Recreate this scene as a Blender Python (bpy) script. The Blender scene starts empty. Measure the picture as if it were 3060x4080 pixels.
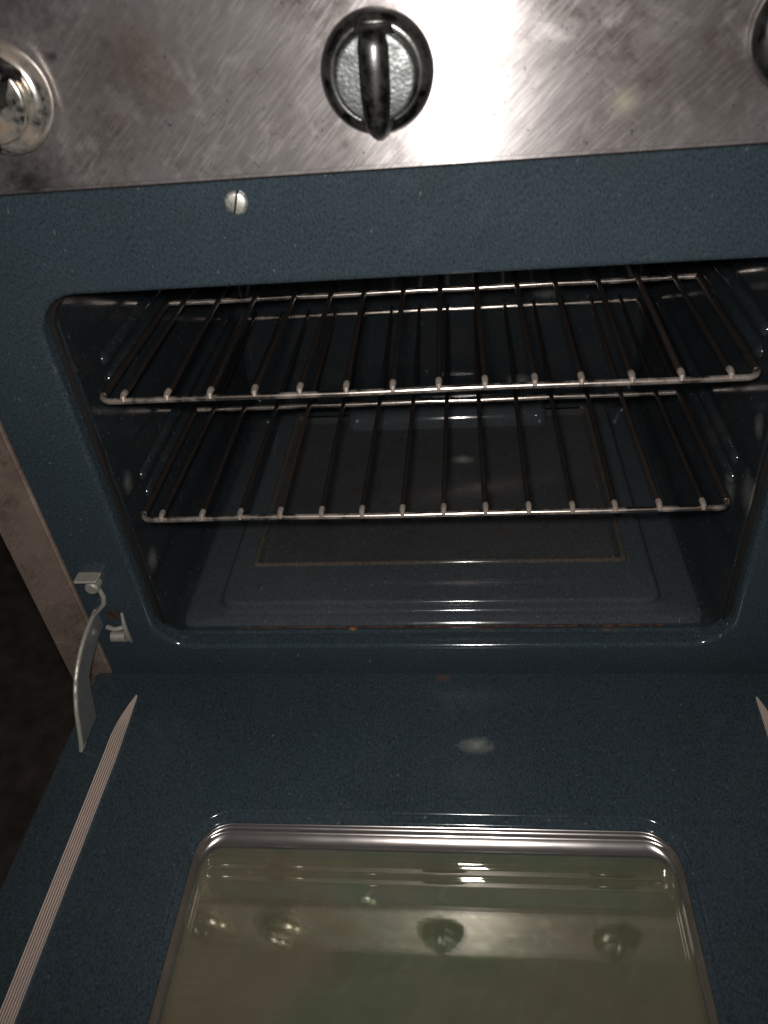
import bpy, bmesh, math, random
from mathutils import Vector, Matrix

random.seed(7)
S = bpy.context.scene
COL = S.collection

# ------------------------------------------------------------------ camera
CAM = Vector((0.027856, -0.398374, 0.442187))
RT = Vector((0.9941223, 0.06968026, -0.08285839))
UP = Vector((0.02165234, 0.62191543, 0.78278501))
FW = Vector((-0.10607557, 0.77997812, -0.61675125))
cd = bpy.data.cameras.new('camera')
cd.sensor_fit = 'HORIZONTAL'
cd.sensor_width = 36.0
cd.lens = 37.04
cd.clip_start = 0.005
cd.clip_end = 60.0
cd.dof.use_dof = True
cd.dof.focus_distance = 0.53
cd.dof.aperture_fstop = 11.0
cam = bpy.data.objects.new('camera', cd)
m = Matrix((RT, UP, -FW)).transposed().to_4x4()
m.translation = CAM
cam.matrix_world = m
COL.objects.link(cam)
S.camera = cam

# ------------------------------------------------------------------ world: dim night kitchen
w = bpy.data.worlds.new('World')
S.world = w
w.use_nodes = True
w.node_tree.nodes['Background'].inputs['Color'].default_value = (1.0, 0.93, 0.86, 1)
w.node_tree.nodes['Background'].inputs['Strength'].default_value = 0.035

# ------------------------------------------------------------------ the phone's flash, beside the lens
fl = bpy.data.lights.new('phone_flash', 'SPOT')
fl.spot_size = math.radians(122)
fl.spot_blend = 1.0
fl.energy = 11.5
fl.shadow_soft_size = 0.013
fl.color = (1.0, 0.965, 0.92)
flo = bpy.data.objects.new('phone_flash', fl)
flo.matrix_world = m @ Matrix.Rotation(math.radians(3), 4, 'X')
flo.location = CAM - RT * 0.008 + UP * 0.016
COL.objects.link(flo)

vs = S.view_settings
vs.view_transform = 'Standard'
vs.look = 'None'
vs.exposure = 0.0
vs.gamma = 1.0
vs.use_curve_mapping = False
S.cycles.max_bounces = 10
S.cycles.glossy_bounces = 6
S.cycles.sample_clamp_indirect = 6.0


# ------------------------------------------------------------------ material helpers
class NT:
    def __init__(s, name):
        s.m = bpy.data.materials.new(name)
        s.m.use_nodes = True
        s.t = s.m.node_tree
        s.n = s.t.nodes
        s.b = s.n['Principled BSDF']
        s.out = s.n['Material Output']
        tc = s.n.new('ShaderNodeTexCoord')
        geo = s.n.new('ShaderNodeNewGeometry')
        s.pos = geo.outputs['Position']

    def L(s, a, b):
        s.t.links.new(a, b)

    def node(s, typ, **kw):
        nd = s.n.new(typ)
        for k, v in kw.items():
            setattr(nd, k, v)
        return nd

    def map(s, scale=(1, 1, 1), rot=(0, 0, 0), loc=(0, 0, 0), src=None):
        src = src or s.pos
        if any(rot):                      # turn first, stretch after
            nr = s.n.new('ShaderNodeMapping')
            nr.inputs['Rotation'].default_value = rot
            s.L(src, nr.inputs['Vector'])
            src = nr.outputs[0]
        nd = s.n.new('ShaderNodeMapping')
        nd.inputs['Scale'].default_value = scale
        nd.inputs['Location'].default_value = loc
        s.L(src, nd.inputs['Vector'])
        return nd.outputs[0]

    def noise(s, scale, detail=4, rough=0.55, vec=None, dist=0.0):
        nd = s.n.new('ShaderNodeTexNoise')
        nd.inputs['Scale'].default_value = scale
        nd.inputs['Detail'].default_value = detail
        nd.inputs['Roughness'].default_value = rough
        nd.inputs['Distortion'].default_value = dist
        s.L(vec or s.pos, nd.inputs['Vector'])
        return nd.outputs['Fac']

    def ramp(s, fac, stops, interp='LINEAR'):
        nd = s.n.new('ShaderNodeValToRGB')
        cr = nd.color_ramp
        cr.interpolation = interp
        while len(cr.elements) < len(stops):
            cr.elements.new(0.5)
        for e, (p, c) in zip(cr.elements, stops):
            e.position = p
            if not hasattr(c, '__len__'):
                c = (c, c, c)
            e.color = (*c[:3], 1)
        s.L(fac, nd.inputs[0])
        return nd.outputs[0]

    def mix(s, fac, a, b, mode='MIX'):
        nd = s.n.new('ShaderNodeMix')
        nd.data_type = 'RGBA'
        nd.blend_type = mode
        for sock, v in ((nd.inputs[0], fac), (nd.inputs[6], a), (nd.inputs[7], b)):
            if hasattr(v, 'is_linked'):
                s.L(v, sock)
            elif hasattr(v, '__len__'):
                sock.default_value = (*v[:3], 1)
            else:
                sock.default_value = v if sock == nd.inputs[0] else (v, v, v, 1)
        return nd.outputs[2]

    def math(s, op, a, b=0.0, clamp=False):
        nd = s.n.new('ShaderNodeMath')
        nd.operation = op
        nd.use_clamp = clamp
        for sock, v in ((nd.inputs[0], a), (nd.inputs[1], b)):
            if hasattr(v, 'is_linked'):
                s.L(v, sock)
            else:
                sock.default_value = v
        return nd.outputs[0]

    def spot(s, c, r, k=(1.0, 1.0, 1.0)):
        """0..1 blob of radius r round the world point c, with a ragged edge."""
        vd = s.n.new('ShaderNodeVectorMath')
        vd.operation = 'DISTANCE'
        s.L(s.map(k), vd.inputs[0])
        vd.inputs[1].default_value = tuple(a * b for a, b in zip(c, k))
        n = s.noise(190, 4, 0.65)
        d = s.math('DIVIDE', vd.outputs['Value'], r)
        d = s.math('ADD', d, s.math('MULTIPLY', s.math('SUBTRACT', n, 0.5), 1.1))
        return s.math('SUBTRACT', 1.0, d, True)

    def set(s, k, v):
        sock = s.b.inputs[k]
        if hasattr(v, 'is_linked'):
            s.L(v, sock)
        elif hasattr(v, '__len__'):
            sock.default_value = (*v[:3], 1) if sock.type == 'RGBA' else v
        else:
            sock.default_value = v

    def bump(s, h, strength, dist=0.001, normal=None):
        nd = s.n.new('ShaderNodeBump')
        nd.inputs['Strength'].default_value = strength
        nd.inputs['Distance'].default_value = dist
        s.L(h, nd.inputs['Height'])
        if normal:
            s.L(normal, nd.inputs['Normal'])
        s.L(nd.outputs[0], s.b.inputs['Normal'])
        return nd.outputs[0]


def enamel(name, dark, light, rough=(0.13, 0.22), stains_and_light=(), speck=0.48, bump=0.16, grime=0.3):
    t = NT(name)
    big = t.noise(9, 3)
    c = t.mix(t.ramp(big, [(0.3, 0), (0.7, 1)]), dark, light)
    fine = t.noise(950, 3, 0.75, t.map((1.15, 0.5, 0.5), (0, 0.35, 0)))
    c = t.mix(t.ramp(fine, [(0.38, 0), (0.68, speck)]), c, tuple(min(1, x * 2.2 + 0.006) for x in light))
    c = t.mix(t.ramp(fine, [(0.3, speck), (0.5, 0)]), c, tuple(x * 0.35 for x in dark))
    g = t.ramp(t.noise(26, 5, 0.65), [(0.56, 0), (0.78, grime)])
    c = t.mix(g, c, (0.035, 0.03, 0.026))
    spl = t.ramp(t.noise(85, 5, 0.7, t.map((1, 1, 0.6), (0, 0, 0), (7, 3, 2)), 0.7), [(0.60, 0), (0.68, min(0.75, grime * 0.9))])
    c = t.mix(spl, c, (0.026, 0.019, 0.014) if grime > 0.45 else (0.014, 0.018, 0.021))
    # pale specks of dried grease, hair-fine
    sp = t.ramp(t.noise(420, 2, 0.5, t.map((1, 1, 0.35))), [(0.70, 0), (0.74, 0.5)])
    c = t.mix(sp, c, (0.16, 0.17, 0.17))
    hl = t.ramp(t.noise(1.0, 2, 0.6, t.map((1500, 240, 240), (0.25, 0.42, 0.3))), [(0.60, 0), (0.74, 0.32)])
    c = t.mix(hl, c, tuple(min(1, x * 2.4 + 0.004) for x in light))
    for (p, r, col, amt) in stains_and_light:
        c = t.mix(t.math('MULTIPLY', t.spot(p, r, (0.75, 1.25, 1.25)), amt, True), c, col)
    t.set('Base Color', c)
    chip = t.ramp(t.noise(150, 4, 0.7, t.map((1, 1, 1), (0, 0, 0), (3, 8, 5))), [(0.715, 0), (0.735, 0.8)])
    c = t.mix(chip, c, (0.05, 0.030, 0.022))
    t.set('Base Color', c)
    wipe = t.noise(1.0, 4, 0.65, t.map((22, 90, 90), (0.3, 0.7, 0.5)))
    r = t.math('ADD', t.ramp(t.noise(40, 4, 0.6), [(0.3, rough[0]), (0.7, rough[1])]), t.ramp(wipe, [(0.5, 0), (0.72, 0.14 if rough[1] > 0.17 else 0.03)]))
    t.set('Roughness', r)
    t.set('Specular IOR Level', 0.45)
    h = t.math('ADD', t.noise(620, 3, 0.6), t.math('MULTIPLY', t.noise(70, 3), 0.9))
    t.bump(h, bump, 0.0006)
    return t.m


def brushed(name, col, grime_col, rough=0.34, aniso=0.7, diffuse=0.22, stains_and_light=(), tangent=(0, 0, 1), scratch=0.5):
    t = NT(name)
    gr = t.noise(14, 6, 0.62, dist=0.5)
    g2 = t.noise(75, 6, 0.72)
    g = t.math('MULTIPLY', t.ramp(gr, [(0.36, 0), (0.60, 1)]), t.ramp(g2, [(0.30, 0.30), (0.66, 1)]))
    c = t.mix(g, col, grime_col)
    # dull finger and cleaning marks
    fm_ = t.ramp(t.noise(48, 4, 0.6, t.map((1, 1, 1), (0, 0.6, 0), (5, 2, 1)), 0.8), [(0.55, 0), (0.72, 0.5)])
    c = t.mix(fm_, c, tuple(min(1, x * 1.35) for x in col))
    # wipe marks: diagonal streaks in the plane of the panel
    v = t.map((70, 70, 800), (0, math.radians(42), 0))
    st = t.noise(1.0, 4, 0.65, v)
    c = t.mix(t.math('MULTIPLY', t.ramp(st, [(0.48, 0), (0.74, 0.4)]), t.ramp(t.noise(9, 2), [(0.35, 0.2), (0.65, 1)])), c, tuple(min(1, x * 1.5) for x in col))
    scr = None
    for ang, k, lo in ((40, 1500, 0.665), (50, 1300, 0.67), (30, 1700, 0.68), (-35, 1500, 0.70)):
        v2 = t.map((38, 38, k), (0, math.radians(ang), 0), (k * 0.01, 1, ang))
        q = t.ramp(t.noise(1.0, 2, 0.5, v2), [(lo, 0), (lo + 0.04, 0.55)])
        scr = q if scr is None else t.math('MAXIMUM', scr, q)
    scr = t.math('MULTIPLY', scr, t.math('MULTIPLY', t.ramp(t.noise(16, 3, 0.6, t.map((1, 1, 1), (0, 0, 0), (9, 4, 7))), [(0.38, 0.08), (0.62, 1)]), scratch))
    c = t.mix(scr, c, (0.72, 0.68, 0.64))
    sp = t.ramp(t.noise(330, 3, 0.6), [(0.66, 0), (0.72, 0.6)])
    c = t.mix(sp, c, tuple(x * 0.5 for x in grime_col))
    for (p, r, cc, amt) in stains_and_light:
        c = t.mix(t.math('MULTIPLY', t.spot(p, r), amt, True), c, cc)
    t.set('Base Color', c)
    t.set('Metallic', t.math('SUBTRACT', 1.0 - diffuse, t.math('MULTIPLY', g, 0.3), True))
    rr_ = t.math('ADD', t.ramp(st, [(0.3, rough - 0.04), (0.7, rough + 0.06)]), t.math('MULTIPLY', t.math('ADD', g, fm_), 0.10))
    t.set('Roughness', rr_)
    t.set('Anisotropic', aniso)
    cx = t.node('ShaderNodeCombineXYZ')
    for i in range(3):
        cx.inputs[i].default_value = tangent[i]
    t.L(cx.outputs[0], t.b.inputs['Tangent'])
    h = t.math('ADD', t.math('MULTIPLY', t.noise(1.0, 3, 0.6, t.map((90, 90, 1500))), 0.08), t.noise(30, 3))
    h = t.math('ADD', h, t.math('MULTIPLY', scr, 0.6))
    t.bump(h, 0.07, 0.0005)
    return t.m


def metal(name, col, rough=0.25, dirt=(0.05, 0.035, 0.025), amt=0.5, scale=120, metallic=1.0, bump=0.12, lo=0.45):
    t = NT(name)
    n = t.noise(scale, 5, 0.65)
    d = t.ramp(n, [(lo, 0), (lo + 0.25, amt)])
    t.set('Base Color', t.mix(d, col, dirt))
    t.set('Metallic', t.math('SUBTRACT', metallic, t.math('MULTIPLY', d, 0.75), True))
    t.set('Roughness', t.math('ADD', t.math('MULTIPLY', n, 0.25), rough - 0.1, True))
    t.bump(t.noise(scale * 5, 3), bump, 0.0004)
    return t.m


def plain(name, col, rough=0.8, scale=200, bump=0.3, var=0.5, spec=0.3):
    t = NT(name)
    n = t.noise(scale, 4, 0.6)
    t.set('Base Color', t.mix(t.ramp(n, [(0.3, 0), (0.7, 1)]), tuple(x * (1 - var) for x in col), tuple(x * (1 + var) for x in col)))
    t.set('Roughness', rough)
    t.set('Specular IOR Level', spec)
    t.bump(n, bump, 0.001)
    return t.m


NAVY_D, NAVY_L = (0.0150, 0.0225, 0.0285), (0.0215, 0.0312, 0.0388)
PALE = (0.30, 0.31, 0.29)
RUST = (0.16, 0.055, 0.018)
M = {}
M['enamel'] = enamel('navy_enamel', NAVY_D, NAVY_L, stains_and_light=[((-0.1925, 0, 0.2435), 0.0035, PALE, 0.6)])
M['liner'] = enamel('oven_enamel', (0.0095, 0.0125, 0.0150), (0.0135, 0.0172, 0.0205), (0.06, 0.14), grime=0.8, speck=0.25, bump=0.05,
                    stains_and_light=[((-0.2066, 0.027, 0.066), 0.013, PALE, 0.35), ((0.2066, 0.030, 0.165), 0.012, PALE, 0.4),
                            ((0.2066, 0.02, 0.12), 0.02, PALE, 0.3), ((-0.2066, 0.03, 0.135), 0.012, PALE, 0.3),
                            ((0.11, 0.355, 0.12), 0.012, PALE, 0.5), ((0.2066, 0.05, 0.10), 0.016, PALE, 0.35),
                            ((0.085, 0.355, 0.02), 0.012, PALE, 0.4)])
M['door'] = enamel('door_enamel', NAVY_D, NAVY_L, stains_and_light=[((0.0300, -0.0722, -0.0206), 0.0100, (0.24, 0.25, 0.22), 0.55),  # pale spot: blurred flash reflection put into the door colour
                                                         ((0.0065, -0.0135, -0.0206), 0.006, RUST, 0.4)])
M['tray'] = enamel('tray_enamel', (0.0255, 0.0310, 0.0360), (0.0350, 0.0415, 0.0470), (0.075, 0.12), grime=0.6, speck=0.3, bump=0.02,
                   stains_and_light=[((0.0235, 0.235, 0.004), 0.010, (0.28, 0.28, 0.26), 0.5), ((0.12, 0.26, 0.006), 0.012, PALE, 0.4)])  # first spot: flash reflection on the oven floor, painted pale
M['plate'] = enamel('burnt_plate', (0.0265, 0.0270, 0.0290), (0.0370, 0.0370, 0.0380), (0.09, 0.15), grime=0.7, speck=0.3, bump=0.03,
                    stains_and_light=[((0.0235, 0.235, 0.004), 0.010, (0.28, 0.28, 0.26), 0.6)])  # same flash reflection, carried onto the plate as a pale patch of colour
M['plate_rim'] = enamel('browned_rim', (0.028, 0.025, 0.022), (0.050, 0.042, 0.034), (0.075, 0.12), bump=0.02, grime=0.3)
M['sill'] = enamel('sill_enamel', NAVY_D, NAVY_L, (0.075, 0.115), bump=0.02, grime=0.5, stains_and_light=[((-0.062, 0.0165, 0.001), 0.0030, (0.55, 0.24, 0.06), 0.9), ((-0.040, 0.0185, -0.001), 0.0022, (0.5, 0.25, 0.08), 0.9), ((-0.152, 0.0175, 0), 0.0025, (0.4, 0.22, 0.08), 0.8), ((0.13, 0.0165, 0.001), 0.007, (0.10, 0.045, 0.03), 0.5), ((0.04, 0.0170, 0.001), 0.007, (0.10, 0.045, 0.03), 0.5)])
M['steel'] = brushed('stainless_panel', (0.40, 0.37, 0.37), (0.060, 0.047, 0.042), 0.31, 0.82, 0.20,
                     stains_and_light=[((-0.1154, -0.004, 0.3927), 0.018, (0.28, 0.19, 0.11), 0.5), ((-0.154, -0.004, 0.3955), 0.0035, (0.01, 0.009, 0.009), 1.0),
                             ((0.1006, -0.004, 0.3597), 0.009, (0.55, 0.5, 0.40), 0.7), ((0.0291, -0.004, 0.3958), 0.0022, (0.05, 0.045, 0.045), 1.0),
                             ((0.040, -0.004, 0.397), 0.005, (0.2, 0.18, 0.17), 0.6), ((-0.185, -0.004, 0.342), 0.034, (0.03, 0.025, 0.022), 0.9), ((-0.17, -0.004, 0.43), 0.04, (0.05, 0.042, 0.04), 0.8), ((-0.13, -0.004, 0.385), 0.05, (0.085, 0.066, 0.058), 0.6), ((-0.105, -0.004, 0.378), 0.012, (0.22, 0.15, 0.09), 0.4), ((0.17, -0.004, 0.40), 0.03, (0.09, 0.075, 0.065), 0.6), ((0.14, -0.004, 0.37), 0.05, (0.10, 0.08, 0.07), 0.5), ((-0.06, -0.004, 0.40), 0.014, (0.46, 0.44, 0.43), 0.35), ((-0.04, -0.004, 0.372), 0.012, (0.46, 0.43, 0.42), 0.35)])  # dark blotches at left: grime, deepened with the flash's falloff put into colour
M['side'] = brushed('bare_side_metal', (0.23, 0.175, 0.145), (0.060, 0.038, 0.030), 0.5, 0.2, 0.55, scratch=0.15)
M['trim'] = metal('striped_trim', (0.60, 0.53, 0.49), 0.45, (0.40, 0.25, 0.15), 0.5, 60, 0.35)
M['groove'] = metal('brown_groove', (0.20, 0.13, 0.10), 0.5, (0.08, 0.045, 0.03), 0.6, 60, 0.3)
M['chrome'] = metal('chrome_bar', (0.72, 0.63, 0.57), 0.22, (0.16, 0.10, 0.07), 0.5, 60)
M['tip'] = metal('bright_wire_tip', (0.56, 0.48, 0.42), 0.36, (0.10, 0.06, 0.04), 0.85, 220, 0.8)
M['wire'] = metal('burnt_wire', (0.032, 0.027, 0.024), 0.32, (0.008, 0.0065, 0.006), 0.9, 90, 0.6, 0.3, 0.4)
M['wire_rust'] = metal('rusty_wire', (0.055, 0.040, 0.033), 0.42, (0.015, 0.010, 0.008), 0.9, 110, 0.6, 0.3, 0.4)
M['knob'] = metal('dark_chrome', (0.11, 0.11, 0.105), 0.20, (0.022, 0.018, 0.014), 0.5, 90)
M['knob_rust'] = metal('rusted_chrome', (0.58, 0.57, 0.53), 0.19, (0.20, 0.085, 0.02), 0.8, 60, lo=0.43)
M['dial'] = metal('worn_dial', (0.145, 0.153, 0.15), 0.36, (0.022, 0.022, 0.022), 0.95, 140, bump=0.5)
M['grip'] = metal('black_grip', (0.075, 0.075, 0.075), 0.29, (0.02, 0.018, 0.016), 0.6, 200)
M['screw'] = metal('screw_steel', (0.70, 0.69, 0.64), 0.42, (0.12, 0.11, 0.09), 0.6, 400)
M['hinge'] = metal('galvanised_hinge', (0.17, 0.185, 0.18), 0.45, (0.06, 0.055, 0.05), 0.6, 130, 0.55)
M['hinge_edge'] = metal('cut_steel_edge', (0.40, 0.38, 0.34), 0.5, (0.08, 0.065, 0.05), 0.85, 140, 0.7)
M['gasket'] = plain('scorched_gasket', (0.0045, 0.0040, 0.0036), 0.85, 600, 0.8)
M['dark'] = plain('dark_gap', (0.006, 0.005, 0.005), 0.9)
M['rust'] = plain('rust_line', (0.10, 0.045, 0.028), 0.75, 160, 0.5, 0.85)
M['slot_rust'] = plain('rusty_slot', (0.035, 0.018, 0.013), 0.8, 300, 0.5, 0.6)
M['floor'] = plain('dark_floor', (0.05, 0.038, 0.032), 0.7, 30, 0.2)


def ring_metal():
    t = NT('polished_window_rim')
    n = t.noise(45, 4)
    t.set('Base Color', t.mix(t.ramp(n, [(0.35, 0), (0.75, 0.6)]), (0.52, 0.48, 0.47), (0.22, 0.18, 0.16)))
    t.set('Metallic', 0.93)
    t.set('Roughness', t.ramp(n, [(0.3, 0.16), (0.7, 0.22)]))
    mm = t.math('ADD', t.math('MULTIPLY', t.noise(24, 2), 700.0), 120.0)
    t.set('Thin Film Thickness', mm)
    t.set('Thin Film IOR', 1.5)
    return t.m


def glass(name, refl, body, opaque):
    t = NT(name)
    t.n.remove(t.b)
    gl = t.node('ShaderNodeBsdfGlossy')
    gl.inputs['Color'].default_value = (1.0, 0.97, 0.88, 1)
    gl.inputs['Roughness'].default_value = 0.025
    # fine printed lines of the heat-reflecting coat
    ln = t.noise(1.0, 2, 0.5, t.map((25, 900, 25)))
    nd = t.node('ShaderNodeBump')
    nd.inputs['Strength'].default_value = 0.010
    nd.inputs['Distance'].default_value = 0.0003
    t.L(ln, nd.inputs['Height'])
    t.L(nd.outputs[0], gl.inputs['Normal'])
    mx = t.node('ShaderNodeMixShader')
    mx.inputs[0].default_value = refl
    if opaque:
        df = t.node('ShaderNodeBsdfDiffuse')
        a = t.ramp(t.noise(9, 4, 0.6, None, 0.6), [(0.36, tuple(x * y for x, y in zip(body, (0.66, 0.96, 0.74)))), (0.62, tuple(x * y for x, y in zip(body, (1.30, 0.92, 0.88))))])
        sm = t.ramp(t.noise(1.0, 4, 0.7, t.map((160, 30, 30), (0, 0, 0.5))), [(0.5, 0), (0.75, 0.35)])
        a = t.mix(sm, a, tuple(x * 1.7 for x in body))
        b = t.mix(t.ramp(ln, [(0.4, 0), (0.65, 0.35)]), a, tuple(x * 0.45 for x in body))
        t.L(b, df.inputs['Color'])
        t.L(df.outputs[0], mx.inputs[1])
    else:
        tr = t.node('ShaderNodeBsdfTransparent')
        tr.inputs['Color'].default_value = (0.86, 0.90, 0.80, 1)
        ds = t.node('ShaderNodeBsdfDiffuse')
        ds.inputs['Color'].default_value = (0.40, 0.38, 0.29, 1)
        m2 = t.node('ShaderNodeMixShader')
        t.L(t.ramp(t.noise(22, 5, 0.7), [(0.3, 0.05), (0.75, 0.14)]), m2.inputs[0])
        t.L(tr.outputs[0], m2.inputs[1])
        t.L(ds.outputs[0], m2.inputs[2])
        t.L(m2.outputs[0], mx.inputs[1])
    t.L(gl.outputs[0], mx.inputs[2])
    t.L(mx.outputs[0], t.out.inputs['Surface'])
    return t.m


M['rim'] = ring_metal()
M['glass'] = glass('door_glass', 0.24, (0, 0, 0), False)
M['glass_inner'] = glass('coated_glass', 0.32, (0.150, 0.138, 0.103), True)


# ------------------------------------------------------------------ mesh helpers
def rr(x0, x1, y0, y1, r, n=7):
    """rounded rectangle, counter-clockwise, 4*(n+1) points"""
    r = max(1e-5, min(r, (x1 - x0) / 2 - 1e-5, (y1 - y0) / 2 - 1e-5))
    out = []
    for cx, cy, a0 in ((x1 - r, y1 - r, 0), (x0 + r, y1 - r, 90), (x0 + r, y0 + r, 180), (x1 - r, y0 + r, 270)):
        for k in range(n + 1):
            a = math.radians(a0 + 90 * k / n)
            out.append((cx + r * math.cos(a), cy + r * math.sin(a)))
    return out


def loft(loops, closed=True, cap0=False, cap1=False):
    V, F = [], []
    n = len(loops[0])
    for lp in loops:
        V += [tuple(p) for p in lp]
    for i in range(len(loops) - 1):
        for k in range(n if closed else n - 1):
            k2 = (k + 1) % n
            F.append((i * n + k, i * n + k2, (i + 1) * n + k2, (i + 1) * n + k))
    if cap0:
        F.append(tuple(range(n))[::-1])
    if cap1:
        F.append(tuple(range((len(loops) - 1) * n, len(loops) * n)))
    return V, F


def mesh(name, V, F, mats, smooth=True, fm=None, angle=35, fix=True):
    me = bpy.data.meshes.new(name)
    me.from_pydata(V, [], F)
    for mt in (mats if isinstance(mats, (list, tuple)) else [mats]):
        me.materials.append(mt)
    if fm:
        for p, i in zip(me.polygons, fm):
            p.material_index = i
    if fix:
        bm = bmesh.new()
        bm.from_mesh(me)
        bmesh.ops.remove_doubles(bm, verts=bm.verts, dist=1e-6)
        bmesh.ops.recalc_face_normals(bm, faces=bm.faces)
        bm.to_mesh(me)
        bm.free()
    if smooth:
        for p in me.polygons:
            p.use_smooth = True
        me.set_sharp_from_angle(angle=math.radians(angle))
    me.update()
    return me


def link(name, me, parent=None, loc=(0, 0, 0)):
    o = bpy.data.objects.new(name, me)
    o.location = loc
    COL.objects.link(o)
    if parent:
        o.parent = parent
    return o


def merge(*parts):
    V, F = [], []
    for v, f in parts:
        b = len(V)
        V += v
        F += [tuple(i + b for i in q) for q in f]
    return V, F


def box(x0, x1, y0, y1, z0, z1, bev=0.0015, seg=2):
    bm = bmesh.new()
    bmesh.ops.create_cube(bm, size=1)
    for v in bm.verts:
        v.co = Vector(((x0 + x1) / 2 + v.co.x * (x1 - x0), (y0 + y1) / 2 + v.co.y * (y1 - y0), (z0 + z1) / 2 + v.co.z * (z1 - z0)))
    if bev:
        bmesh.ops.bevel(bm, geom=bm.edges[:], offset=bev, segments=seg, affect='EDGES')
    bm.verts.index_update()
    V = [tuple(v.co) for v in bm.verts]
    F = [tuple(v.index for v in f.verts) for f in bm.faces]
    bm.free()
    return V, F


def tube(pts, r, n=10, caps=True, jitter=0.0):
    pts = [Vector(p) for p in pts]
    rs = r if hasattr(r, '__len__') else [r] * len(pts)
    loops = []
    ref = None
    for i, p in enumerate(pts):
        t = (pts[min(i + 1, len(pts) - 1)] - pts[max(i - 1, 0)]).normalized()
        if ref is None:
            ref = Vector((0, 0, 1)) if abs(t.z) < 0.9 else Vector((1, 0, 0))
        u = (ref - t * ref.dot(t)).normalized()
        ref = u
        v = t.cross(u)
        loops.append([p + (u * math.cos(2 * math.pi * k / n) + v * math.sin(2 * math.pi * k / n)) * rs[i] * (1 + random.uniform(-jitter, jitter)) for k in range(n)])
    return loft(loops, True, caps, caps)


def revolve_y(profile, n=48, cx=0, cz=0):
    """profile of (radius, y); axis along Y"""
    loops = [[(cx + r * math.cos(2 * math.pi * k / n), y, cz + r * math.sin(2 * math.pi * k / n)) for k in range(n)] for r, y in profile]
    return loft(loops, True, False, True)


def empty(name, loc=(0, 0, 0), parent=None):
    o = bpy.data.objects.new(name, None)
    o.location = loc
    o.empty_display_size = 0.05
    COL.objects.link(o)
    if parent:
        o.parent = parent
    return o


# ------------------------------------------------------------------ setting
FZ = -0.46
V, F = loft([[(x, y, FZ) for x, y in rr(-6, 6, -6, 6, 0.01, 1)]], True, False, True)
o = link('floor', mesh('floor', V, F, M['floor'], smooth=False))
o['kind'] = 'structure'

# ------------------------------------------------------------------ the cooker
ov = empty('oven_cooker', (0, 0.2, FZ))
ov['label'] = 'navy enamel cooker with stainless control panel and oven door hanging open'
ov['category'] = 'oven'
INV = Vector((0, -0.2, -FZ))


def part(name, vf, mat, parent=None, **kw):
    """one mesh part in world coordinates under the cooker or under one of its parts"""
    o = link(name, mesh(name, vf[0], vf[1], mat, **kw), parent or ov)
    o.location = INV if parent is None else (0, 0, 0)
    return o


OX, OT = 0.21, 0.2822          # opening half width and top
FX = 0.2583                    # enamel front half width
BX = 0.2949                    # body half width


def oloop(d, y, r):            # opening outline grown by d
    return [(x, y, z) for x, z in rr(-OX - d, OX + d, 0.0 - d, OT + d, r)]


loops = [[(x, 0.022, z) for x, z in rr(-FX, FX, -0.052, 0.3365, 0.002)],
         [(x, 0.001, z) for x, z in rr(-FX, FX, -0.052, 0.3365, 0.002)],
         [(x, 0.0, z) for x, z in rr(-FX + 0.001, FX - 0.001, -0.051, 0.3355, 0.002)]]
loops.append(oloop(0.012, 0.0, 0.037))
loops.append(oloop(0.0045, 0.0, 0.030))
R = 0.0032
for k in range(6):
    a = math.radians(90 * k / 5)
    loops.append(oloop(R * (1 - math.sin(a)), R * (1 - math.cos(a)), 0.026 + R * (1 - math.sin(a))))
loops.append(oloop(0.0, 0.013, 0.026))
loops.append(oloop(0.0035, 0.0155, 0.029))
V, F = loft(loops)
nq = len(loops[0])
frame = part('front_frame', (V, F), [M['enamel'], M['sill']], fm=[1 if q // nq >= 4 else 0 for q in range(len(F))])

# scorched gasket, pressed into the rim of the opening (open along the bottom)
gp = [(-OX - 0.0012, z) for z in [0.02 + 0.012 * k for k in range(20)]]
a0 = rr(-OX - 0.0012, OX + 0.0012, -0.01, OT + 0.0012, 0.027, 10)
pts = [p for p in a0[:22]]
path = [(OX + 0.0012, 0.012 + 0.02 * k) for k in range(12)] + pts + [(-OX - 0.0012, 0.232 - 0.02 * k) for k in range(12)]
gpts = [(x * (1 - 0.009), 0.0125 + random.uniform(-0.0006, 0.0006), z) for x, z in path]
part('gasket', tube(gpts, [0.0026 + random.uniform(-0.0006, 0.0008) for _ in gpts], 8, jitter=0.16), M['gasket'])

# side panels with their bare folded flange beside the enamel front
for sgn in (-1, 1):
    x0, x1 = sorted((sgn * (FX + 0.0006), sgn * BX))
    fl_ = box(x0, x1, -0.0012, 0.012, -0.44, 0.336, 0.0022, 3)
    x2, x3 = sorted((sgn * (BX - 0.004), sgn * (BX - 0.0008)))
    sd = box(x2, x3, 0.0125, 0.47, -0.44, 0.43, 0.0008, 1)
    part('side_panel', merge(fl_, sd), M['side'])
part('lower_front', box(-FX, FX, 0.0005, 0.02, -0.44, -0.0535, 0.002), M['enamel'])
part('back_panel', box(-BX + 0.005, BX - 0.005, 0.4705, 0.476, -0.44, 0.43, 0.001, 1), M['side'])
part('hob_top', box(-BX, BX, -0.003, 0.476, 0.4385, 0.45, 0.003), M['steel'])

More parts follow.
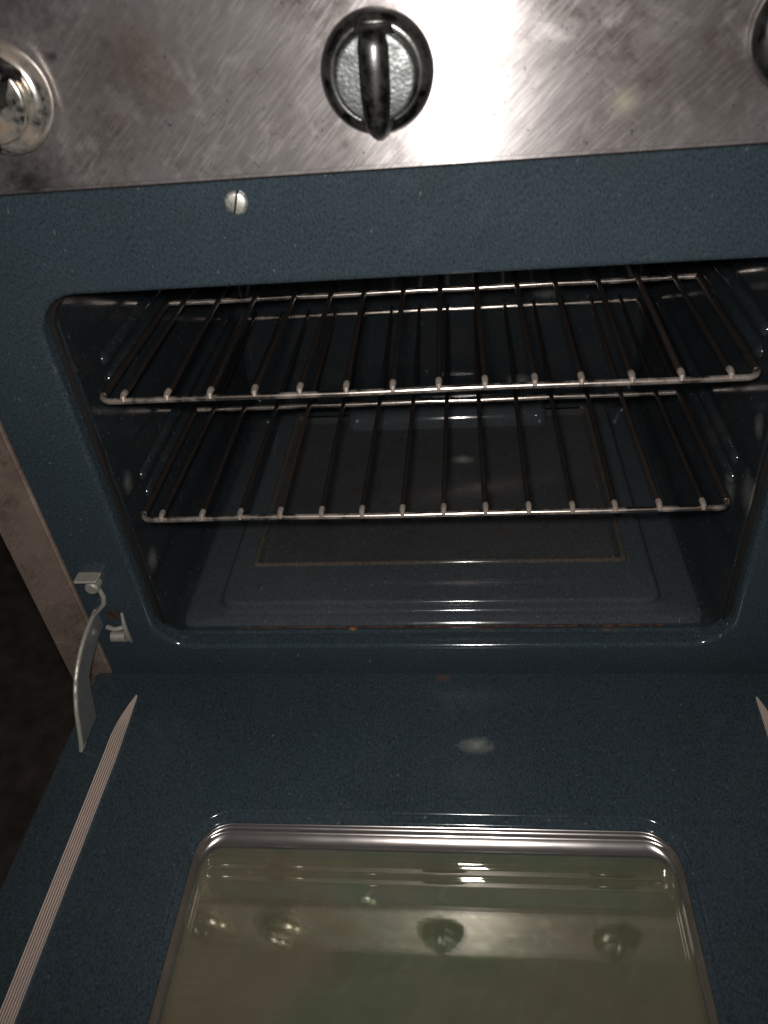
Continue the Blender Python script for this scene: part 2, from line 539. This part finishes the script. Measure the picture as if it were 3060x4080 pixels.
# ---- pressed oven liner
ly = [(0.016, 0.0), (0.024, -0.0005), (0.03, 0.0), (0.345, 0.0)]
loops = [[(x, 0.0152, z) for x, z in rr(-0.2145, 0.2145, -0.0065, 0.309, 0.014)]]
for y, d in ly:
    loops.append([(x, y, z) for x, z in rr(-0.2066, 0.2066, -0.0065, 0.309, 0.014)])
for k in range(1, 5):
    a = math.radians(90 * k / 4)
    d = 0.010 * (1 - math.cos(a))
    loops.append([(x, 0.345 + 0.010 * math.sin(a), z) for x, z in rr(-0.2066 + d, 0.2066 - d, -0.0065 + d, 0.309 - d, 0.014)])
liner = part('oven_liner', loft(loops, True, False, True), M['liner'])
# pressed shelf runners, two to a shelf on each wall
ZU, ZL = 0.2090, 0.1150
for sgn in (-1, 1):
    for zz in (ZU + 0.0085, ZU - 0.0058, ZL + 0.0095, ZL - 0.0058):
        pts, rs = [], []
        n = 7
        for k in range(n + 1):
            a = math.radians(90 * k / n)
            pts.append((sgn * 0.2078, 0.049 - 0.006 * math.cos(a) + 0.006, zz))
            rs.append(max(0.0004, 0.0052 * math.sin(a)))
        pts.append((sgn * 0.2078, 0.33, zz))
        rs.append(0.0052)
        part('shelf_runner', tube(pts, rs, 12), M['liner'], liner)

# ---- sill groove with rust and the pressed floor tray
sill = []
prof = [(0.0128, 0.0002), (0.0142, 0.0012), (0.0160, 0.0014), (0.0176, 0.0006), (0.0190, -0.0018), (0.0215, -0.0042), (0.026, -0.0048), (0.030, -0.0048)]
sill = [[(x, y, z) for y, z in prof] for x in (-0.196, -0.1, 0.0, 0.1, 0.196)]
part('sill_bead', loft(sill, False), M['sill'])
rl = [[(x, y + 0.0004 * math.sin(x * 190), z + 0.0006) for y, z in ((0.0195, -0.0024), (0.0213, -0.0040), (0.0235, -0.0045))] for x in [-0.15 + 0.01 * k for k in range(33)]]
part('rust_line', loft(rl, False), M['rust'])
TB = 0.338


def tl(yf, hx, z, r, yb=0.0):
    return [(x, y, z) for x, y in rr(-hx, hx, yf, TB - yb, r, 7)]


loops = [tl(0.0245, 0.2035, -0.0060, 0.012), tl(0.0262, 0.2005, -0.0035, 0.012), tl(0.0285, 0.1960, -0.0018, 0.013), tl(0.0300, 0.1780, -0.0006, 0.014, 0.01)]
for k in range(7):       # concave rise, then a rounded shoulder
    a = math.radians(80 * k / 6)
    loops.append(tl(0.0315 + 0.0045 * math.sin(a), 0.1760 - 0.0045 * math.sin(a), 0.0000 + 0.0045 * (1 - math.cos(a)), 0.014, 0.012))
for k in range(6):
    a = math.radians(80 - 80 * k / 5)
    loops.append(tl(0.0366 + 0.0034 * (1 - math.sin(a)) * 1.0, 0.1705 - 0.0034 * (1 - math.sin(a)), 0.0058 + 0.0034 * math.cos(a) * 1.0, 0.012, 0.014))
loops.append(tl(0.0800, 0.1530, 0.0086, 0.006, 0.022))
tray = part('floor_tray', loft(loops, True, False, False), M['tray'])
loops = [tl(0.0796, 0.1535, 0.0084, 0.006, 0.0215)]
for k in range(7):
    a = math.radians(180 - 180 * k / 6)
    loops.append(tl(0.0825 + 0.0022 * math.cos(a), 0.1505 - 0.0022 * math.cos(a), 0.0086 + 0.0020 * math.sin(a), 0.005, 0.024))
loops.append(tl(0.0880, 0.1450, 0.0042, 0.005, 0.028))
loops.append(tl(0.0900, 0.1430, 0.0038, 0.004, 0.030))
V, F = loft(loops, True, False, True)
nq = len(loops[0])
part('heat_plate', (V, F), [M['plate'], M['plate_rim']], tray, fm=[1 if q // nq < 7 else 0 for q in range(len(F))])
# low hooded slot at the back of the plate
loops = []
for k in range(6):
    a = math.radians(90 * k / 5)
    d = 0.008 * (1 - math.cos(a))
    loops.append([(x, y, 0.0040 + 0.016 * math.sin(a)) for x, y in rr(-0.0965 + d, 0.110 - d, 0.292 + d * 1.3, 0.330, 0.012)])
part('slot_hood', loft(loops, True, False, True), M['tray'], tray)

# ------------------------------------------------------------------ control panel
PB = 0.3390
V, F = box(-BX, BX, -0.0046, 0.010, PB - 0.001, 0.4380, 0.0024, 4)
panel = part('control_panel', (V, F), M['steel'])
part('panel_seam', box(-BX + 0.003, BX - 0.003, -0.0008, 0.008, PB - 0.0024, PB - 0.0012, 0.0003, 1), M['dark'], panel)


def grip_mesh(name, mat):
    secs = [(0.0198, 0.0048, 0.0110, 0.0135), (0.0188, 0.0056, 0.0110, 0.0175), (0.0165, 0.0060, 0.0110, 0.0205), (0.0120, 0.0062, 0.0110, 0.0222),
            (0.0040, 0.0063, 0.0110, 0.0222), (-0.0060, 0.0062, 0.0110, 0.0221), (-0.0150, 0.0060, 0.0105, 0.0210), (-0.0195, 0.0054, 0.0080, 0.0182),
            (-0.0225, 0.0044, 0.0050, 0.0150), (-0.0250, 0.0032, 0.0030, 0.0115), (-0.0264, 0.0018, 0.0030, 0.0090)]
    loops = []
    for z, hw, y0, y1 in secs:
        lp = [(-hw * 1.45, -y0, z), (-hw * 1.2, -(y0 + (y1 - y0) * 0.45), z)]
        for k in range(7):
            a = math.radians(180 * k / 6)
            lp.append((-hw * 0.85 * math.cos(a), -(y1 - hw * 0.45 + hw * 0.45 * math.sin(a)), z))
        lp += [(hw * 1.2, -(y0 + (y1 - y0) * 0.45), z), (hw * 1.45, -y0, z)]
        loops.append(lp)
    V, F = loft(loops, True, True, True)
    return mesh(name, V, F, mat, angle=50)


def knob(x, z, skirt_m, dial_m, grip_m, rot=0.0):
    e = empty('knob', INV + Vector((x, -0.0042, z)), ov)
    e.rotation_euler = (0, rot, 0)
    sk = revolve_y([(0.0236, 0.0), (0.0246, -0.0012), (0.0250, -0.0030), (0.0248, -0.0055), (0.0240, -0.0080), (0.0226, -0.0100),
                    (0.0205, -0.0112), (0.0190, -0.0114), (0.0180, -0.0110), (0.0176, -0.0108)], 64)
    link('skirt', mesh('skirt', *sk, skirt_m), e)
    dl = revolve_y([(0.0176, -0.0100), (0.0176, -0.0150), (0.0175, -0.0162), (0.0172, -0.0169), (0.0167, -0.0172), (0.0155, -0.0173), (0.006, -0.0174)], 64)
    link('dial', mesh('dial', *dl, dial_m), e)
    link('grip', grip_mesh('grip', grip_m), e)
    return e


KZ = 0.3795
knob(-0.0078, KZ, M['knob'], M['dial'], M['grip'], math.radians(1.5))
knob(-0.1830, KZ + 0.0025, M['knob_rust'], M['knob_rust'], M['knob'], math.radians(40))
knob(0.1740, KZ + 0.003, M['knob'], M['dial'], M['grip'], math.radians(-8))
knob(-0.2690, KZ - 0.002, M['knob_rust'], M['dial'], M['grip'], 0.2)

# slotted screw in the enamel band above the opening
sx, sz = -0.0837, 0.3261
e = empty('screw', INV + Vector((sx, 0, sz)), ov)
e.rotation_euler = (0, math.radians(18), 0)
hd = []
for s_ in (-1, 1):                       # two halves of the head with the slot between
    lp = []
    for r, y in ((0.0058, 0.0), (0.0058, -0.0014), (0.0052, -0.0022), (0.0040, -0.0026)):
        ring = [(s_ * max(0.0006, r * math.cos(math.radians(a))), y, r * math.sin(math.radians(a))) for a in range(-90, 91, 12)]
        lp.append(ring)
    hd.append(loft(lp, True, True, True))
link('screw_head', mesh('screw_head', *merge(*hd), M['screw']), e)
link('slot', mesh('slot', *box(-0.0005, 0.0005, -0.0008, 0.0, -0.0056, 0.0056, 0), M['dark'], smooth=False), e)

# ------------------------------------------------------------------ door, hanging open level
DZ = -0.0206
DX, DY0, DY1 = 0.2650, -0.0075, -0.43
WX, WY0, WY1 = 0.1530, -0.1245, -0.345


def wl(d, z, r):       # window outline shrunk by d; the rim is narrower along the sides
    dx = d if d < 0.003 else 0.003 + (d - 0.003) * 0.22
    return [(x, y, z) for x, y in rr(-WX + dx, WX - dx, WY1 + d, WY0 - d, max(r - d * 0.8, 0.006), 10)]


def dl_(d, z):
    return [(x, y, z) for x, y in rr(-DX + d, DX - d, DY1 + d, DY0 - d, 0.004, 10)]


loops = [dl_(0.0, DZ - 0.030), dl_(0.0, DZ - 0.0022), dl_(0.0007, DZ - 0.0008), dl_(0.0024, DZ)]
loops.append(wl(-0.004, DZ, 0.027))
for c_d, c_z, rad in ((-0.0020, DZ, 0.0020), (0.0036, DZ - 0.0030, 0.0016)):
    for k in range(6):
        a = math.radians(82 * k / 5)
        loops.append(wl(c_d + rad * math.sin(a), c_z - rad * (1 - math.cos(a)), 0.027))
loops.append(wl(0.0058, DZ - 0.0075, 0.027))
V, F = loft(loops)
nq = len(loops[0])
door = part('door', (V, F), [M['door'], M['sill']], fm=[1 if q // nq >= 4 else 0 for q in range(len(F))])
# polished rim that holds the glass, three shallow steps
loops = [wl(0.0048, DZ - 0.0050, 0.027)]
d, z = 0.0060, DZ - 0.0050
for k in range(8):                     # small rolled edge
    a = math.radians(12 + 76 * k / 7)
    loops.append(wl(d + 0.0030 * (1 - math.cos(a)), z - 0.0020 * math.sin(a), 0.027))
d, z = d + 0.0036, z - 0.0019
loops.append(wl(d, z, 0.027))
for k in range(1, 10):                 # broad bevel, a little hollow
    tn = math.tan(math.radians(46 - 43 * ((k - 0.5) / 9) ** 0.85))
    d, z = d + 0.00095, z - 0.00095 * tn
    loops.append(wl(d, z, 0.027))
part('window_rim', loft(loops), M['rim'], door, angle=70)
# outer pane with a shallow pressed edge, and the coated pane under it
loops = [wl(d - 0.0010, z - 0.0002, 0.027), wl(d + 0.007, z - 0.0006, 0.027)]
for k in range(8):
    a = math.radians(20 + 70 * k / 7)
    loops.append(wl(d + 0.0075 + 0.0030 * (1 - math.cos(a)), z - 0.0006 - 0.0030 * (math.sin(a) - math.sin(math.radians(20))), 0.03))
loops.append(wl(d + 0.0145, z - 0.0028, 0.03))
for k in range(6):
    a = math.radians(25 + 65 * k / 5)
    loops.append(wl(d + 0.0150 + 0.0022 * (1 - math.cos(a)), z - 0.0028 - 0.0022 * (math.sin(a) - math.sin(math.radians(25))), 0.03))
loops.append(wl(d + 0.022, z - 0.0041, 0.03))
part('window_glass', loft(loops, True, False, True), M['glass'], door, angle=80)
part('window_glass', loft([wl(d - 0.002, z - 0.0062, 0.027)], True, False, True), M['glass_inner'], door, smooth=False, fix=False)
part('door_back', box(-DX + 0.004, DX - 0.004, DY1 + 0.004, DY0 - 0.004, DZ - 0.040, DZ - 0.0305, 0.002), M['enamel'], door)
# ridged bare-metal trim strips let into the door beside the inner panel, pointed at the hinge end
for sgn in (-1, 1):
    ys = [-0.0314, -0.036, -0.042, -0.050, -0.060, -0.070, -0.085, -0.105, -0.14, -0.19, -0.25, -0.30, -0.36, -0.42]
    loops = []
    for y in ys:
        t = min(1.0, max(0.0, (-0.0314 - y) / 0.042))
        wdt = 0.0006 + 0.0076 * (1 - (1 - t) ** 1.8)
        xi = 0.2243 - 0.0022 * min(1, (-0.0314 - y) / 0.05)
        lp = [(sgn * xi, y, DZ - 0.002)]
        nr = 6
        for k in range(nr * 4 + 1):
            f = k / (nr * 4)
            lp.append((sgn * (xi + wdt * f), y, DZ + 0.0016 + 0.0030 * f * t + 0.0009 * t * (0.5 - 0.5 * math.cos(2 * math.pi * nr * f))))
        lp.append((sgn * (xi + wdt + 0.0006), y, DZ - 0.002))
        loops.append(lp)
    V, F = loft(loops, False)
    nq = len(loops[0]) - 1
    fm = [1 if 0 < q % nq < nq - 1 and (q % nq - 1) % 4 in (0, 3) else 0 for q in range(len(F))]
    part('trim_strip', (V, F), [M['trim'], M['groove']], door, fm=fm, fix=False, angle=80)

# ------------------------------------------------------------------ hinges: a curved arm through a slot in the front, one at each side
outl = [(0.010, 0.0398), (0.0, 0.0393), (-0.0120, 0.0386), (-0.0236, 0.0370), (-0.0345, 0.0338), (-0.0444, 0.0292), (-0.0520, 0.0240),
        (-0.0580, 0.0180), (-0.0635, 0.0105), (-0.0672, 0.0045), (-0.0715, -0.0050), (-0.0767, -0.0159), (-0.0800, -0.0195),
        (-0.0740, -0.0196), (-0.0630, -0.0190), (-0.0520, -0.0188), (-0.0470, -0.0060), (-0.0430, 0.0050), (-0.0395, 0.0120), (-0.0300, 0.0172), (-0.0200, 0.0205), (-0.0080, 0.0228), (0.010, 0.0245)]
for sgn in (-1, 1):
    hx = -0.2500 if sgn < 0 else 0.2570
    T = 0.0013
    h = empty('hinge', INV + Vector((hx, 0, 0)), ov)
    lp = [[(s_ * T, y, z) for y, z in outl] for s_ in (-1, 1)]
    V, F = loft(lp, True, True, True)
    n = len(outl)
    fm = [1] * n + [0, 0]
    link('hinge_arm', mesh('hinge_arm', V, F, [M['hinge'], M['hinge_edge']], smooth=False, fm=fm, fix=False), h)
    # rounded worn outer rim of the arm
    link('arm_rim', mesh('arm_rim', *tube([(0, y, z) for y, z in outl[1:14]], 0.0017, 8), M['hinge_edge']), h)
    i = -sgn
    a, b = sorted((sgn * -0.0006, sgn * -0.0006 + i * 0.0190))
    # upper clip: a bent tab over a round stud, with a neck running down to the arm
    clip = merge(box(min(0, 0.0165 * i) - 0.001, max(0, 0.0165 * i), -0.0100, 0.003, 0.0752, 0.0782, 0.0012, 3),
                 tube([(0.0095 * i, 0.002, 0.0690), (0.0095 * i, -0.0072, 0.0690), (0.0095 * i, -0.0086, 0.0690)], [0.0052, 0.0052, 0.0040], 16),
                 tube([(0.0120 * i, -0.003, 0.0660), (0.0135 * i, -0.004, 0.0580), (0.0125 * i, -0.005, 0.0520), (0.0060 * i, -0.006, 0.0450), (0.0006 * i, -0.006, 0.0395)],
                      [0.0016, 0.0019, 0.0020, 0.0016, 0.0012], 8))
    link('hinge_clip', mesh('hinge_clip', *clip, M['hinge_edge']), h)
    c0 = 0.0135 * i
    brk = merge(tube([(c0 - 0.0068, -0.0042, 0.0262), (c0, -0.0062, 0.0256), (c0 + 0.0068, -0.0042, 0.0262)], 0.0019, 10),
                tube([(c0 - 0.0055, -0.0045, 0.0165), (c0 + 0.0055, -0.0045, 0.0165)], 0.0044, 16),
                tube([(c0 + i * 0.0068, -0.001, 0.0380), (c0 + i * 0.0074, -0.005, 0.0280), (c0 + i * 0.0070, -0.005, 0.0150), (c0 + i * 0.0060, -0.002, 0.0080)], [0.0010, 0.0018, 0.0020, 0.0012], 8))
    link('hinge_bracket', mesh('hinge_bracket', *brk, M['hinge_edge']), h)
    link('rivet', mesh('rivet', *tube([(T * i, -0.0130, 0.0300), ((T + 0.0012) * i, -0.0130, 0.0300), ((T + 0.0020) * i, -0.0130, 0.0300)], [0.0036, 0.0034, 0.0020], 14), M['hinge']), h)
    sl = box(c0 - 0.0064, c0 + 0.0058, -0.0006, 0.004, 0.0300, 0.0400, 0.001)
    link('frame_slot', mesh('frame_slot', *sl, M['slot_rust']), h)

# ------------------------------------------------------------------ the two wire shelves
RX, RS = -0.0016, 0.02748
YF, YM, YB = 0.0120, 0.1583, 0.3340
HW = RS * 7.10


def make_rack(z, label, rusty=()):
    e = empty('wire_rack', (RX, 0.17, z))
    e['label'] = label
    e['category'] = 'oven rack'
    e['group'] = 'wire racks in the oven'
    yo = 0.17

    def bar(name, y, hw, r, curl):
        pts = []
        if curl:
            for k in range(6):
                a = math.radians(90 * k / 5)
                pts.append((-hw - 0.0 + 0.007 - 0.007 * math.sin(math.radians(90) - a) - 0.0, y + 0.007 * (1 - math.sin(a)), 0.0006 * (5 - k) / 5))
            n = 24
            for k in range(1, n):
                x = -hw + 0.007 + (2 * hw - 0.014) * k / n
                pts.append((x, y + 0.0003 * math.sin(x * 40), 0.00025 * math.sin(x * 23 + z * 90)))
            for k in range(6):
                a = math.radians(90 * k / 5)
                pts.append((hw - 0.007 + 0.007 * math.sin(a), y + 0.007 * (1 - math.cos(a)), 0.0006 * k / 5))
        else:
            pts = [(-hw + 2 * hw * k / 12, y, 0.0003 * math.sin(k * 2.1 + z * 70)) for k in range(13)]
        o = link(name, mesh(name, *tube([(p[0], p[1] - yo, p[2]) for p in pts], r, 12), M['chrome']), e)
        return o
    bar('front_bar', YF, HW, 0.0020, True)
    bar('cross_bar', YM, HW + 0.001, 0.0021, False)
    bar('back_bar', YB, HW, 0.0021, False)
    for s_ in (-1, 1):
        link('side_bar', mesh('side_bar', *tube([(s_ * HW, YF + 0.0066 - yo, 0.0006), (s_ * HW, 0.1 - yo, 0.0002), (s_ * HW, 0.22 - yo, 0), (s_ * HW, YB - yo, 0)], 0.0026, 10), M['wire']), e)
    # the wires: lie on the bars, nose bent down over the front bar, bright worn tip
    ra = random.uniform(0.0017, 0.0019)
    for i in range(14):
        x = RS * (i - 6.5)
        zt = 0.0039 + random.uniform(-0.0003, 0.0003)
        x += random.uniform(-0.0006, 0.0006)
        pts = [(x, YF - 0.0034, zt - 0.0022), (x, YF - 0.0024, zt + 0.0002), (x, YF - 0.0004, zt + 0.0008), (x, YF + 0.0030, zt + 0.0006), (x, YF + 0.0075, zt)]
        nt = len(pts) - 2
        bow = random.uniform(-0.0022, 0.0022)
        for k in range(1, 9):
            f = k / 8
            pts.append((x + bow * math.sin(math.pi * f), YF + 0.0075 + (YB + 0.003 - YF - 0.0075) * f, zt - 0.0006 * math.sin(math.pi * f)))
        rs = [0.0012, 0.0017, 0.0019, 0.0020] + [ra] * (len(pts) - 4)
        V, F = tube([(p[0], p[1] - yo, p[2]) for p in pts], rs, 10)
        fm = [0 if (q // 10) < nt else 1 for q in range((len(pts) - 1) * 10)] + [0, 1]
        mats = [M['tip'], M['wire_rust'] if i in rusty else M['wire']]
        link('wire', mesh('wire', V, F, mats, fm=fm, fix=False), e)
    return e


make_rack(ZU, 'upper chrome wire oven rack, the one nearer the control panel', (12,))
make_rack(ZL, 'lower chrome wire oven rack, the one nearer the oven floor', (3, 12))
